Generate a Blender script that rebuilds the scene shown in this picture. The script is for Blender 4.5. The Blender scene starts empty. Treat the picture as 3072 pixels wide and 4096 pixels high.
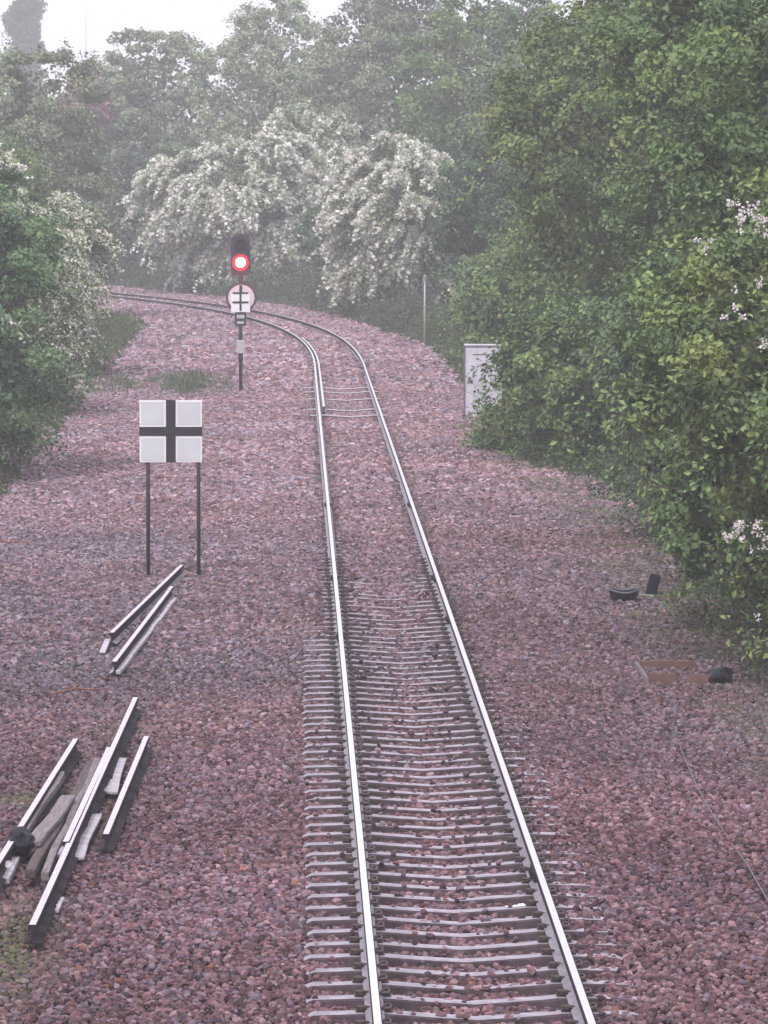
import bpy, bmesh, math, random
import numpy as np
from mathutils import Vector, Matrix
R = math.radians
random.seed(7)
rng = np.random.default_rng(11)
S = bpy.context.scene
COL = S.collection

# ------------------------------------------------------------------ camera
F = 19760.0                      # focal length in photograph pixels (3072 x 4096)
PITCH = math.atan(1376 / F)
YAW = math.atan(351 / F)
CAM = Vector((0, 0, 6.0))        # rail tops are z = 0, the track runs along +Y
cd = bpy.data.cameras.new('camera')
cam = bpy.data.objects.new('camera', cd)
COL.objects.link(cam)
cam.location = CAM
cam.rotation_euler = (R(90) - PITCH, 0, -YAW)
cd.sensor_fit = 'VERTICAL'
cd.sensor_height = 24
cd.lens = 24 * F / 4096
cd.clip_start = 0.5
cd.clip_end = 4000
S.camera = cam
CM = cam.rotation_euler.to_matrix()

def at(x, y, z=-0.24):
    """photograph pixel -> point of the level plane z"""
    d = CM @ Vector(((x - 1536) / F, -(y - 2048) / F, -1))
    t = (z - CAM.z) / d.z
    return CAM + d * t

# ------------------------------------------------------------------ light
SUN_EL, SUN_AZ = R(52), R(200)
w = bpy.data.worlds.new('World')
S.world = w
w.use_nodes = True
nt = w.node_tree
bg = nt.nodes['Background']
sky = nt.nodes.new('ShaderNodeTexSky')
sky.sky_type = 'NISHITA'
sky.sun_disc = False
sky.sun_elevation = SUN_EL
sky.sun_rotation = SUN_AZ
sky.air_density = 1.0
sky.dust_density = 6.0
mx = nt.nodes.new('ShaderNodeMixRGB')
mx.inputs[0].default_value = 0.85
mx.inputs[2].default_value = (10.2, 9.75, 11.0, 1)      # the even overcast deck
nt.links.new(sky.outputs[0], mx.inputs[1])
nt.links.new(mx.outputs[0], bg.inputs[0])
bg.inputs[1].default_value = 0.1
sd = bpy.data.lights.new('sun', 'SUN')
sd.energy = 1.5
sd.angle = R(10)
sd.color = (1.0, 0.95, 0.93)
sun = bpy.data.objects.new('sun', sd)
COL.objects.link(sun)
v = Vector((math.sin(SUN_AZ) * math.cos(SUN_EL), math.cos(SUN_AZ) * math.cos(SUN_EL), math.sin(SUN_EL)))
sun.rotation_euler = v.to_track_quat('Z', 'Y').to_euler()
sun.location = (0, -5, 60)
S.view_settings.view_transform = 'Standard'
S.view_settings.look = 'None'
S.view_settings.exposure = 0.52
S.view_settings.gamma = 1
S.cycles.use_denoising = True
S.cycles.max_bounces = 5
S.cycles.diffuse_bounces = 2
S.cycles.glossy_bounces = 2
S.cycles.transmission_bounces = 3
S.cycles.volume_bounces = 2

# ------------------------------------------------------------------ helpers
def tag(o, label=None, cat=None, group=None, kind=None):
    if label: o['label'] = label
    if cat: o['category'] = cat
    if group: o['group'] = group
    if kind: o['kind'] = kind
    return o

def empty(name, loc, label=None, cat=None, group=None, rz=0):
    o = bpy.data.objects.new(name, None)
    COL.objects.link(o)
    o.location = loc
    o.rotation_euler = (0, 0, rz)
    o.empty_display_size = 0.3
    return tag(o, label, cat, group)

def link(name, me, parent=None):
    o = bpy.data.objects.new(name, me)
    COL.objects.link(o)
    if parent: o.parent = parent
    return o

def mesh_np(name, V, Fc, mat, col=None, smooth=False):
    """V (n,3), Fc (m,k) -> mesh, col (n,3) linear"""
    me = bpy.data.meshes.new(name)
    V = np.ascontiguousarray(V, dtype=np.float32)
    Fc = np.ascontiguousarray(Fc, dtype=np.int32)
    m, k = Fc.shape
    me.vertices.add(len(V)); me.vertices.foreach_set('co', V.ravel())
    me.loops.add(m * k); me.loops.foreach_set('vertex_index', Fc.ravel())
    me.polygons.add(m)
    me.polygons.foreach_set('loop_start', np.arange(0, m * k, k, dtype=np.int32))
    me.polygons.foreach_set('loop_total', np.full(m, k, dtype=np.int32))
    me.polygons.foreach_set('use_smooth', np.full(m, smooth, dtype=bool))
    me.update(calc_edges=True)
    if col is not None:
        a = me.color_attributes.new('Col', 'FLOAT_COLOR', 'POINT')
        c = np.ones((len(V), 4), dtype=np.float32); c[:, :3] = col
        a.data.foreach_set('color', c.ravel())
    me.materials.append(mat)
    return me

class MB:
    """collects boxes, bars, tubes; build() links them as ONE mesh"""
    def __init__(s): s.bm = bmesh.new()
    def box(s, cx, cy, cz, sx, sy, sz, rot=None, bevel=0.0):
        r = bmesh.ops.create_cube(s.bm, size=1)
        vs = r['verts']
        bmesh.ops.scale(s.bm, vec=(sx, sy, sz), verts=vs)
        if bevel:
            es = list({e for q in vs for e in q.link_edges})
            rr = bmesh.ops.bevel(s.bm, geom=es, offset=bevel, segments=2, affect='EDGES', profile=0.6)
            vs = list({q for f in rr['faces'] for q in f.verts} | {q for q in vs if q.is_valid})
        if rot is not None: bmesh.ops.rotate(s.bm, cent=(0, 0, 0), matrix=rot, verts=vs)
        bmesh.ops.translate(s.bm, vec=(cx, cy, cz), verts=vs)
        return vs
    def tube(s, pts, rad, seg=8, cap=True):
        pts = [Vector(p) for p in pts]
        if not hasattr(rad, '__len__'): rad = [rad] * len(pts)
        rings = []; up = None
        for i, p in enumerate(pts):
            d = (pts[min(i + 1, len(pts) - 1)] - pts[max(i - 1, 0)]).normalized()
            if up is None:
                up = d.orthogonal().normalized()
            up = (up - d * up.dot(d)).normalized()
            b = d.cross(up)
            rings.append([s.bm.verts.new(p + (up * math.cos(2 * math.pi * k / seg) + b * math.sin(2 * math.pi * k / seg)) * rad[i]) for k in range(seg)])
        for a, b in zip(rings, rings[1:]):
            for k in range(seg):
                f = s.bm.faces.new((a[k], a[(k + 1) % seg], b[(k + 1) % seg], b[k])); f.smooth = True
        if cap:
            s.bm.faces.new(rings[0][::-1]); s.bm.faces.new(rings[-1])
    def disc(s, c, r, depth, seg=32, r2=None):
        """cylinder whose axis is Y"""
        rr = bmesh.ops.create_cone(s.bm, cap_ends=True, segments=seg, radius1=r, radius2=r if r2 is None else r2, depth=depth)
        bmesh.ops.rotate(s.bm, cent=(0, 0, 0), matrix=Matrix.Rotation(R(90), 3, 'X'), verts=rr['verts'])
        bmesh.ops.translate(s.bm, vec=c, verts=rr['verts'])
    def poly_xz(s, pts, y0, y1):
        a = [s.bm.verts.new((x, y0, z)) for x, z in pts]
        b = [s.bm.verts.new((x, y1, z)) for x, z in pts]
        n = len(pts)
        s.bm.faces.new(a); s.bm.faces.new(b[::-1])
        for i in range(n): s.bm.faces.new((a[i], b[i], b[(i + 1) % n], a[(i + 1) % n]))
    def build(s, name, mat, parent=None, loc=None):
        bmesh.ops.recalc_face_normals(s.bm, faces=s.bm.faces)
        me = bpy.data.meshes.new(name)
        s.bm.to_mesh(me); s.bm.free()
        me.materials.append(mat)
        o = link(name, me, parent)
        if loc is not None: o.location = loc
        return o

# ------------------------------------------------------------------ materials
def mat(name):
    m = bpy.data.materials.new(name); m.use_nodes = True
    return m, m.node_tree, m.node_tree.nodes['Principled BSDF']

def simple(name, col, rough=0.6, metal=0.0, var=0.25, scale=8.0, bump=0.0, spec=0.5, stretch=None, col2=None):
    m, t, p = mat(name)
    tc = t.nodes.new('ShaderNodeTexCoord')
    mp = t.nodes.new('ShaderNodeMapping')
    if stretch: mp.inputs['Scale'].default_value = stretch
    n = t.nodes.new('ShaderNodeTexNoise'); n.inputs['Scale'].default_value = scale; n.inputs['Detail'].default_value = 6
    cr = t.nodes.new('ShaderNodeValToRGB')
    c2 = col2 if col2 else tuple(c * (1 + var) for c in col)
    cr.color_ramp.elements[0].position = 0.3; cr.color_ramp.elements[1].position = 0.7
    cr.color_ramp.elements[0].color = (*[c * (1 - var) for c in col], 1)
    cr.color_ramp.elements[1].color = (*c2, 1)
    t.links.new(tc.outputs['Object'], mp.inputs[0]); t.links.new(mp.outputs[0], n.inputs['Vector'])
    t.links.new(n.outputs[0], cr.inputs[0]); t.links.new(cr.outputs[0], p.inputs['Base Color'])
    p.inputs['Roughness'].default_value = rough; p.inputs['Metallic'].default_value = metal
    p.inputs['Specular IOR Level'].default_value = spec
    if bump:
        b = t.nodes.new('ShaderNodeBump'); b.inputs['Strength'].default_value = bump; b.inputs['Distance'].default_value = 0.02
        t.links.new(n.outputs[0], b.inputs['Height']); t.links.new(b.outputs[0], p.inputs['Normal'])
    return m

def attr_mat(name, rough=0.8, trans=0.0, noise=0.0, nscale=60, spec=0.3):
    m, t, p = mat(name)
    a = t.nodes.new('ShaderNodeAttribute'); a.attribute_name = 'Col'
    src = a.outputs['Color']
    if noise:
        tc = t.nodes.new('ShaderNodeTexCoord')
        n = t.nodes.new('ShaderNodeTexNoise'); n.inputs['Scale'].default_value = nscale; n.inputs['Detail'].default_value = 3
        mr = t.nodes.new('ShaderNodeMapRange'); mr.inputs['To Min'].default_value = 1 - noise; mr.inputs['To Max'].default_value = 1 + noise
        mr.inputs['From Min'].default_value = .3; mr.inputs['From Max'].default_value = .7
        vm = t.nodes.new('ShaderNodeVectorMath'); vm.operation = 'SCALE'
        t.links.new(tc.outputs['Object'], n.inputs['Vector']); t.links.new(n.outputs[0], mr.inputs[0])
        t.links.new(src, vm.inputs[0]); t.links.new(mr.outputs[0], vm.inputs['Scale'])
        src = vm.outputs[0]
    t.links.new(src, p.inputs['Base Color'])
    p.inputs['Roughness'].default_value = rough
    p.inputs['Specular IOR Level'].default_value = spec
    if trans:
        tr = t.nodes.new('ShaderNodeBsdfTranslucent'); t.links.new(src, tr.inputs[0])
        mi = t.nodes.new('ShaderNodeMixShader'); mi.inputs[0].default_value = trans
        out = t.nodes['Material Output']
        t.links.new(p.outputs[0], mi.inputs[1]); t.links.new(tr.outputs[0], mi.inputs[2]); t.links.new(mi.outputs[0], out.inputs[0])
    return m

M = {}
M['leaf'] = attr_mat('leaf', 0.5, 0.10, spec=0.22)
M['blossom'] = attr_mat('blossom', 0.8, 0.3)
M['stone'] = attr_mat('ballast_stone', 0.9, 0, 0.3, 70, spec=0.08)
M['bark'] = simple('bark', (0.075, 0.058, 0.055), 0.9, var=0.4, scale=14, bump=0.5)
M['head'] = simple('polished_rail_head', (0.80, 0.78, 0.82), 0.34, 0.75, var=0.06, scale=3, stretch=(8, 0.4, 1))
M['web'] = simple('rusty_rail_side', (0.035, 0.022, 0.03), 0.85, 0.0, spec=.15, var=0.4, scale=10)
M['foot'] = simple('sky_pale_rail_foot', (0.26, 0.23, 0.27), 0.55, 0.3, var=0.3, scale=6, stretch=(3, 1, 1))  # rusty foot paled to paint in the sky's reflection
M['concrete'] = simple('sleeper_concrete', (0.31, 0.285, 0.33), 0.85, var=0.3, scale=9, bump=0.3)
M['concrete_side'] = simple('dirty_shaded_sleeper_side', (0.07, 0.05, 0.06), 0.95, var=0.4, scale=12, spec=.1)  # grime plus the shade on front faces, both put into the colour
M['clip'] = simple('clip_steel', (0.10, 0.07, 0.07), 0.7, 0.3, var=0.3)
M['scrap_head'] = simple('scrap_rail_head', (0.56, 0.51, 0.57), 0.6, 0.0, var=0.15, scale=5, stretch=(1, 1, 1))
M['scrap_web'] = simple('scrap_rail_side', (0.03, 0.018, 0.028), 0.9, 0.0, var=0.4, scale=10, spec=.1)
M['scrap_foot_pale'] = simple('pale_scrap_rail_foot', (0.30, 0.27, 0.31), 0.8, 0.0, var=0.35, scale=3)  # paler than the foot of the other scrap rails
M['scrap_foot'] = simple('scrap_rail_foot', (0.022, 0.014, 0.02), 0.9, 0.0, var=0.3, scale=2.5, spec=.1, col2=(.07, .06, .07))
M['timber'] = simple('weathered_timber', (0.20, 0.165, 0.175), 0.9, var=0.45, scale=5, bump=0.6, stretch=(9, 0.6, 9))
M['timber_dark'] = simple('dark_timber', (0.085, 0.06, 0.062), 0.9, var=0.45, scale=5, bump=0.6, stretch=(9, 0.6, 9))
M['board'] = simple('pale_painted_board', (0.47, 0.43, 0.48), 0.8, var=0.3, scale=4)
M['white'] = simple('sign_white', (0.62, 0.63, 0.66), 0.45, var=0.05, scale=3)
M['white_border'] = simple('sign_border_white', (0.84, 0.82, 0.88), 0.4, var=0.03)
M['brightwhite'] = simple('small_sign_white', (0.92, 0.90, 0.96), 0.4, var=0.03)
M['black'] = simple('sign_black', (0.016, 0.014, 0.022), 0.5, var=0.2)
M['backboard'] = simple('hazed_backboard', (0.075, 0.06, 0.085), 0.85, var=0.2, spec=.1)  # black board lightened, haze painted into its colour
M['post'] = simple('dark_steel_post', (0.035, 0.028, 0.035), 0.7, 0.2, var=0.3)
M['dark'] = simple('signal_black', (0.04, 0.032, 0.045), 0.8, var=0.2, spec=.2)
M['rim_red'] = simple('sign_rim_red', (0.13, 0.045, 0.06), 0.5, var=0.15)
M['disc'] = simple('round_sign_face', (0.72, 0.66, 0.70), 0.5, var=0.08)
M['grey'] = simple('grey_box', (0.50, 0.49, 0.52), 0.5, var=0.1)
M['galv'] = simple('pale_galvanised', (0.50, 0.49, 0.53), 0.5, 0.2, var=0.15)
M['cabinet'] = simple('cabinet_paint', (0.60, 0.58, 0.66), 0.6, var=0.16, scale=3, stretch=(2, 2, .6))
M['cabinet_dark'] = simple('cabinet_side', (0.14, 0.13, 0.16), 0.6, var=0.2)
M['plastic'] = simple('black_plastic', (0.010, 0.010, 0.018), 0.6, var=0.3, spec=.2)
M['brown'] = simple('brown_wood', (0.15, 0.085, 0.07), 0.9, var=0.3, scale=6, bump=0.4)
M['rust'] = simple('orange_rust', (0.26, 0.10, 0.06), 0.9, var=0.3)
M['cable'] = simple('grey_cable', (0.13, 0.13, 0.16), 0.6, var=0.2)
M['rag'] = simple('white_plastic', (0.85, 0.80, 0.85), 0.6, var=0.05)

# ground sheet: mauve gravel near the line, soil and litter under the trees
def ground_mat():
    m, t, p = mat('gravel_ground')
    tc = t.nodes.new('ShaderNodeTexCoord')
    vo = t.nodes.new('ShaderNodeTexVoronoi'); vo.inputs['Scale'].default_value = 13
    n = t.nodes.new('ShaderNodeTexNoise'); n.inputs['Scale'].default_value = 0.35; n.inputs['Detail'].default_value = 5
    n2 = t.nodes.new('ShaderNodeTexNoise'); n2.inputs['Scale'].default_value = 5; n2.inputs['Detail'].default_value = 8
    cr = t.nodes.new('ShaderNodeValToRGB')
    e = cr.color_ramp.elements
    e[0].position = .0; e[0].color = (0.04, 0.026, 0.032, 1)  # ground darkened to paint in the shade of gaps between stones
    e[1].position = 1.; e[1].color = (0.13, 0.095, 0.11, 1)
    q = cr.color_ramp.elements.new(.5); q.color = (0.05, 0.032, 0.04, 1)
    sp = t.nodes.new('ShaderNodeSeparateColor')
    mrg = t.nodes.new('ShaderNodeMixRGB'); mrg.blend_type = 'MIX'; mrg.inputs[2].default_value = (0.07, 0.06, 0.072, 1)
    t.links.new(tc.outputs['Object'], vo.inputs['Vector']); t.links.new(tc.outputs['Object'], n.inputs['Vector']); t.links.new(tc.outputs['Object'], n2.inputs['Vector'])
    t.links.new(vo.outputs['Color'], sp.inputs[0]); t.links.new(sp.outputs[0], cr.inputs[0])
    mr = t.nodes.new('ShaderNodeMapRange'); mr.inputs['From Min'].default_value = .45; mr.inputs['From Max'].default_value = .62
    t.links.new(n.outputs[0], mr.inputs[0]); t.links.new(mr.outputs[0], mrg.inputs[0])
    t.links.new(cr.outputs[0], mrg.inputs[1])
    # soil where the attribute says so
    a = t.nodes.new('ShaderNodeAttribute'); a.attribute_name = 'Col'
    sc = t.nodes.new('ShaderNodeSeparateColor'); t.links.new(a.outputs['Color'], sc.inputs[0])
    soil = t.nodes.new('ShaderNodeValToRGB')
    soil.color_ramp.elements[0].position = .35; soil.color_ramp.elements[0].color = (0.05, 0.045, 0.03, 1)
    soil.color_ramp.elements[1].position = .65; soil.color_ramp.elements[1].color = (0.075, 0.09, 0.045, 1)
    t.links.new(n2.outputs[0], soil.inputs[0])
    m2 = t.nodes.new('ShaderNodeMixRGB')
    t.links.new(sc.outputs[0], m2.inputs[0]); t.links.new(mrg.outputs[0], m2.inputs[1]); t.links.new(soil.outputs[0], m2.inputs[2])
    t.links.new(m2.outputs[0], p.inputs['Base Color'])
    b = t.nodes.new('ShaderNodeBump'); b.inputs['Strength'].default_value = 1; b.inputs['Distance'].default_value = 0.05; b.invert = True
    t.links.new(vo.outputs['Distance'], b.inputs['Height']); t.links.new(b.outputs[0], p.inputs['Normal'])
    p.inputs['Roughness'].default_value = 0.95; p.inputs['Specular IOR Level'].default_value = .05
    return m
M['ground'] = ground_mat()

# ------------------------------------------------------------------ the line of the track
TA, TB = 5.16e-4, 9.75e-6
def xc(y):
    s = np.clip(np.asarray(y, dtype=float) - 150, 0, None)
    s2 = np.minimum(s, 115)
    base = TA * s2 ** 2 + TB * s2 ** 3
    return 1.32 - base - (s - s2) * (2 * TA * 115 + 3 * TB * 115 ** 2)
def lateral(x, y):
    """signed distance from the centre line (approx.)"""
    y = np.asarray(y, dtype=float)
    sl = (xc(y + .5) - xc(y - .5))
    return (np.asarray(x) - xc(y)) / np.sqrt(1 + sl ** 2)
def smooth(a, b, x):
    t = np.clip((np.asarray(x, dtype=float) - a) / (b - a), 0, 1)
    return t * t * (3 - 2 * t)
def vnoise(x, y, s, seed=0):
    """cheap smooth noise, -1..1"""
    x = np.asarray(x) / s + seed * 17.3; y = np.asarray(y) / s + seed * 9.1
    return (np.sin(x * 1.7 + 1.3 * np.sin(y * 1.1)) + np.sin(y * 1.9 + 1.7 * np.sin(x * .8 + 2)) + np.sin((x + y) * 1.3 + np.sin(x - y))) / 3
# foot of the vegetation: left and right X at a given Y
RB = np.array([(0, 5.8), (45, 5.7), (58, 5.9), (68, 5.4), (80, 5.7), (91, 5.5), (107, 5.0), (121, 4.9), (150, 5.0), (173, 4.7), (192, 3.2), (207, 2.1), (224, -.3), (232, -1.9), (256, -8.3), (264, -10.2), (290, -20), (320, -33), (800, -200)])
LB = np.array([(0, -6.5), (60, -6.6), (95, -5.9), (150, -6.0), (196, -6.2), (215, -9.5), (232, -14), (250, -20), (290, -35), (800, -240)])
def rb(y): return np.interp(y, RB[:, 0], RB[:, 1])
def lb(y): return np.interp(y, LB[:, 0], LB[:, 1])

def bed(x, y):
    """height of the ballast surface"""
    x = np.asarray(x, dtype=float); y = np.asarray(y, dtype=float)
    u = lateral(x, y); au = np.abs(u)
    bay = -.24 + .068 * smooth(62, 88, y) 
    topz = -.166 - .046 * np.clip(1 - au / .62, 0, 1) ** .8 - .03
    zz = smooth(119, 121, y) * (1 - smooth(141, 143, y))
    bay = bay * (1 - zz) + topz * zz
    bay = bay - .022 * np.exp(-((au - .75) / .2) ** 2) * (1 - smooth(74, 80, y))
    sh_l = -.217 + .045 * smooth(58, 70, y)
    sh_r = -.198 + .03 * smooth(55, 70, y)
    sh = np.where(u < 0, sh_l, sh_r)
    k = smooth(.85, 1.0, au)
    h = bay * (1 - k) + sh * k
    h = h - .035 * np.exp(-((au - .7525) / .15) ** 2) * smooth(72, 82, y)
    h = h - .07 * smooth(1.5, 2.6, au) - .03 * smooth(2.6, 4.5, au)
    h = h + .028 * vnoise(x, y, 1.1) * smooth(1.3, 2.4, au) + .006 * vnoise(x, y, .35, 2)
    return h
def terrain(x, y):
    h = bed(x, y) - .065
    over = np.maximum(x - rb(y) - .8, 0) + np.maximum(lb(y) - x - .8, 0)
    return h + 2.6 * (1 - np.exp(-over / 9.0)) + .12 * vnoise(x, y, 3) * smooth(0, 2, over)

# ------------------------------------------------------------------ ground sheet
def grid_axis(parts):
    out = [parts[0][0]]
    for a, b, n in parts: out += list(np.linspace(a, b, n + 1)[1:])
    return np.array(out)
gx = grid_axis([(-450, -60, 14), (-60, -12, 48), (-12, 9, 130), (9, 60, 50), (60, 450, 14)])
gy = grid_axis([(-120, 28, 20), (28, 150, 380), (150, 290, 220), (290, 500, 40), (500, 800, 12)])
X, Y = np.meshgrid(gx, gy)
Z = terrain(X, Y)
V = np.stack([X, Y, Z], -1).reshape(-1, 3)
nx = len(gx); ny = len(gy)
i = np.arange(ny - 1)[:, None] * nx + np.arange(nx - 1)[None]
Fq = np.stack([i, i + 1, i + nx + 1, i + nx], -1).reshape(-1, 4)
over = (np.maximum(X - rb(Y) + .5, 0) + np.maximum(lb(Y) - X + .5, 0)).ravel()
soil = smooth(0, 1.1, over + .35 * vnoise(V[:, 0], V[:, 1], .8, 4))
gm = mesh_np('ground', V, Fq, M['ground'], np.repeat(soil[:, None], 3, 1), smooth=True)
tag(link('ground', gm), kind='structure')

# ------------------------------------------------------------------ ballast stones
def ico():
    bm = bmesh.new(); bmesh.ops.create_icosphere(bm, subdivisions=1, radius=1)
    v = np.array([q.co[:] for q in bm.verts]); f = np.array([[q.index for q in g.verts] for g in bm.faces]); bm.free()
    return v, f
ICO_V, ICO_F = ico()
CUB_V = np.array([(a, b, c) for a in (-1, 1) for b in (-1, 1) for c in (-1, 1)], dtype=float) * .72
CUB_F = np.array([(0, 1, 3, 2), (4, 6, 7, 5), (0, 4, 5, 1), (2, 3, 7, 6), (0, 2, 6, 4), (1, 5, 7, 3)])
PAL = np.array([[.475, .45, .48]]) * np.array([(.34, .225, .24), (.275, .235, .285), (.235, .145, .155), (.15, .12, .135), (.45, .345, .34), (.36, .32, .355), (.36, .19, .13), (.30, .20, .20)])
def rotmats(n):
    q = rng.normal(size=(n, 4)); q /= np.linalg.norm(q, axis=1)[:, None]
    w_, x, y, z = q.T
    return np.stack([1 - 2 * (y * y + z * z), 2 * (x * y - z * w_), 2 * (x * z + y * w_),
                     2 * (x * y + z * w_), 1 - 2 * (x * x + z * z), 2 * (y * z - x * w_),
                     2 * (x * z - y * w_), 2 * (y * z + x * w_), 1 - 2 * (x * x + y * y)], 1).reshape(n, 3, 3)
SLEEPERS = [34.0 + .65 * k - .1 for k in range(76)]
BEARERS = [123.4, 126.5, 132.2, 136.4, 139.0]         # wider pale slabs showing near the start of the bend
SLY = np.array(SLEEPERS)
def stones(y0, y1, step, rad, BV, BF, lo=-7.4, hi=7.0, mrg=1.6, only=False):
    ys = np.arange(y0, y1, step)
    P = []
    for y in ys:
        a = max(lb(y) - .6, (0 - 1185) / F * y - mrg); b = min(rb(y) + .8, (3072 - 1185) / F * y + mrg)
        xs = np.arange(a, b, step)
        P.append(np.stack([xs + rng.uniform(-.5, .5, len(xs)) * step, y + rng.uniform(-.5, .5, len(xs)) * step], 1))
    P = np.concatenate(P)
    u = lateral(P[:, 0], P[:, 1])
    inz = (P[:, 1] > 120) & (P[:, 1] < 142) & (np.abs(u) < 1.25)
    keep = (inz if only else ~inz) & (np.abs(np.abs(u) - .7525) > .075)                    # nothing on the rail foot
    ds = np.min(np.abs(P[:, 1][:, None] - SLY[None]), axis=1) if y0 < 150 else np.full(len(P), 9.)
    if y0 > 90: ds = np.min(np.abs(P[:, 1][:, None] - np.array(BEARERS)[None]), axis=1) - .28
    on = (ds < .115 + (.015 if y0 > 80 else 0)) & (np.abs(u) < 1.24)
    dens_on = np.where(np.abs(u) < .6, .10, .05) + .5 * smooth(.2, 1, vnoise(P[:, 0], P[:, 1], .9, 5)) * (np.abs(u) < .5)
    dens_on = dens_on + np.where(u > .9, .42, 0) + np.where(u > .9, .3, .0) * smooth(50, 60, P[:, 1]) + .5 * smooth(64, 86, P[:, 1]) * (P[:, 1] < 112)
    keep &= (~on) | (rng.random(len(P)) < dens_on) | ((P[:, 1] > 85) & (P[:, 1] < 119))
    P = P[keep]; u = u[keep]; on = on[keep]
    n = len(P)
    z = bed(P[:, 0], P[:, 1]) + rng.uniform(-.012, .012, n)
    z = np.where(on & ((P[:, 1] < 112) | (P[:, 1] > 142)), np.maximum(z, -.178 + rng.uniform(0, .01, n) - .03 * (np.abs(u) < .35)), z)
    r = rad * rng.uniform(.62, 1.3, n)
    B = BV[None] * (1 + rng.uniform(-.28, .28, (n, len(BV), 1)))
    B = B * rng.uniform(.6, 1.15, (n, 1, 3))
    B = np.einsum('nij,nkj->nki', rotmats(n), B) * r[:, None, None]
    B[:, :, 2] *= .85
    Vs = B + np.stack([P[:, 0], P[:, 1], z], 1)[:, None, :]
    Fs = BF[None] + (np.arange(n) * len(BV))[:, None, None]
    grey = np.clip(.32 + .3 * vnoise(P[:, 0], P[:, 1], 3.4, 1) + .25 * np.exp(-((P[:, 1] - 74) / 16) ** 2) * (P[:, 0] < .5), 0, 1)
    t = rng.random(n); gsel = rng.random(n) < grey
    idx = np.where(gsel, np.where(t < .45, 1, np.where(t < .8, 5, 3)), np.where(t < .36, 0, np.where(t < .58, 7, np.where(t < .76, 2, np.where(t < .93, 4, np.where(t < .992, 3, 6))))))
    c = PAL[idx] * rng.uniform(.42, 1.5, (n, 1))
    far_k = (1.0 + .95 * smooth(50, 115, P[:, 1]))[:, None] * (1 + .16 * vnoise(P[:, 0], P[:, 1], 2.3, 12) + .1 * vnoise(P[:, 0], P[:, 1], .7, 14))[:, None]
    red_k = (np.exp(-((P[:, 1] - 44) / 12) ** 2))[:, None]
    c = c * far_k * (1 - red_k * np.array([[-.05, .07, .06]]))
    c = c * (1 - .5 * np.exp(-((np.abs(u) - .7525) / .17) ** 2))[:, None]     # shadow band along the rails, painted into the stone colour
    mossy = smooth(.25, .8, vnoise(P[:, 0], P[:, 1], 1.3, 8)) * 1.5 * np.exp(-((P[:, 0] + 2.8) / .9) ** 2 - ((P[:, 1] - 53) / 5.5) ** 2)
    mossy += .8 * np.exp(-((P[:, 0] + 2.35) / .35) ** 2 - ((P[:, 1] - 39.5) / 2.5) ** 2)
    mossy += .7 * smooth(-1.5, -.1, P[:, 0] - rb(P[:, 1])) * np.clip(.6 + .7 * vnoise(P[:, 0], P[:, 1], .9, 3), 0, 1) * (P[:, 1] < 120)
    mossy = np.clip(mossy, 0, .85)[:, None] * (rng.random((n, 1)) < .8)
    c = c * (1 - mossy) + np.array([(.115, .12, .065)]) * mossy * rng.uniform(.6, 1.3, (n, 1))
    return Vs.reshape(-1, 3), Fs.reshape(-1, BF.shape[1]), np.repeat(c, len(BV), 0)
def join(parts):
    V = []; Fc = []; C = []; o = 0
    for a, b, c in parts:
        V.append(a); Fc.append(b + o); C.append(c); o += len(a)
    return np.concatenate(V), np.concatenate(Fc), np.concatenate(C)
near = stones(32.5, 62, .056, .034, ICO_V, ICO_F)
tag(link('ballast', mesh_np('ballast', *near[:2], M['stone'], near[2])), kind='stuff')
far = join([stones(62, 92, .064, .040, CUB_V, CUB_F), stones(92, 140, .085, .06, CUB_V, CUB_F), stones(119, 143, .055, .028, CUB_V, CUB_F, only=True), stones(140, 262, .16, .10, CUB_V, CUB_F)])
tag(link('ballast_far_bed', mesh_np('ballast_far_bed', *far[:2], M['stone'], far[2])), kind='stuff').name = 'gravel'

# ------------------------------------------------------------------ railway track
PROF = [(-.070, -.159), (-.070, -.149), (-.028, -.137), (-.010, -.120), (-.010, -.052), (-.035, -.038), (-.035, -.008), (-.027, 0), (.027, 0), (.035, -.008), (.035, -.038), (.010, -.052), (.010, -.120), (.028, -.137), (.070, -.149), (.070, -.159)]
PMAT = [1, 2, 2, 1, 1, 1, 1, 0, 1, 1, 1, 1, 2, 2, 1, 1]
def rail_mesh(name, pts, mats, prof=PROF, pm=PMAT):
    """pts: list of Vector rail-top centres"""
    Vv = []; n = len(prof)
    for i, p in enumerate(pts):
        d = (pts[min(i + 1, len(pts) - 1)] - pts[max(i - 1, 0)]); d.z = 0; d.normalize()
        s = Vector((d.y, -d.x, 0))
        for a, b in prof: Vv.append(p + s * a + Vector((0, 0, b)))
    bm = bmesh.new(); vs = [bm.verts.new(q) for q in Vv]
    for i in range(len(pts) - 1):
        for k in range(n):
            f = bm.faces.new((vs[i * n + k], vs[i * n + (k + 1) % n], vs[(i + 1) * n + (k + 1) % n], vs[(i + 1) * n + k]))
            f.material_index = pm[k]
    for e, q in ((0, 1), (len(pts) - 1, -1)):
        f = bm.faces.new([vs[e * n + k] for k in range(n)][::q]); f.material_index = 1
    bmesh.ops.recalc_face_normals(bm, faces=bm.faces)
    me = bpy.data.meshes.new(name); bm.to_mesh(me); bm.free()
    for m_ in mats: me.materials.append(m_)
    return me
def track_line(u, y0, y1, dz=0):
    ys = [y0] + [q for q in np.arange(math.ceil(y0 / 2) * 2, y1, 2.0) if q > y0 + .1] + [y1]
    out = []
    for y in ys:
        sl = float(xc(y + .5) - xc(y - .5)); L = math.hypot(1, sl)
        out.append(Vector((float(xc(y)) + u / L, y - u * sl / L, dz)))
    return out
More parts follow.
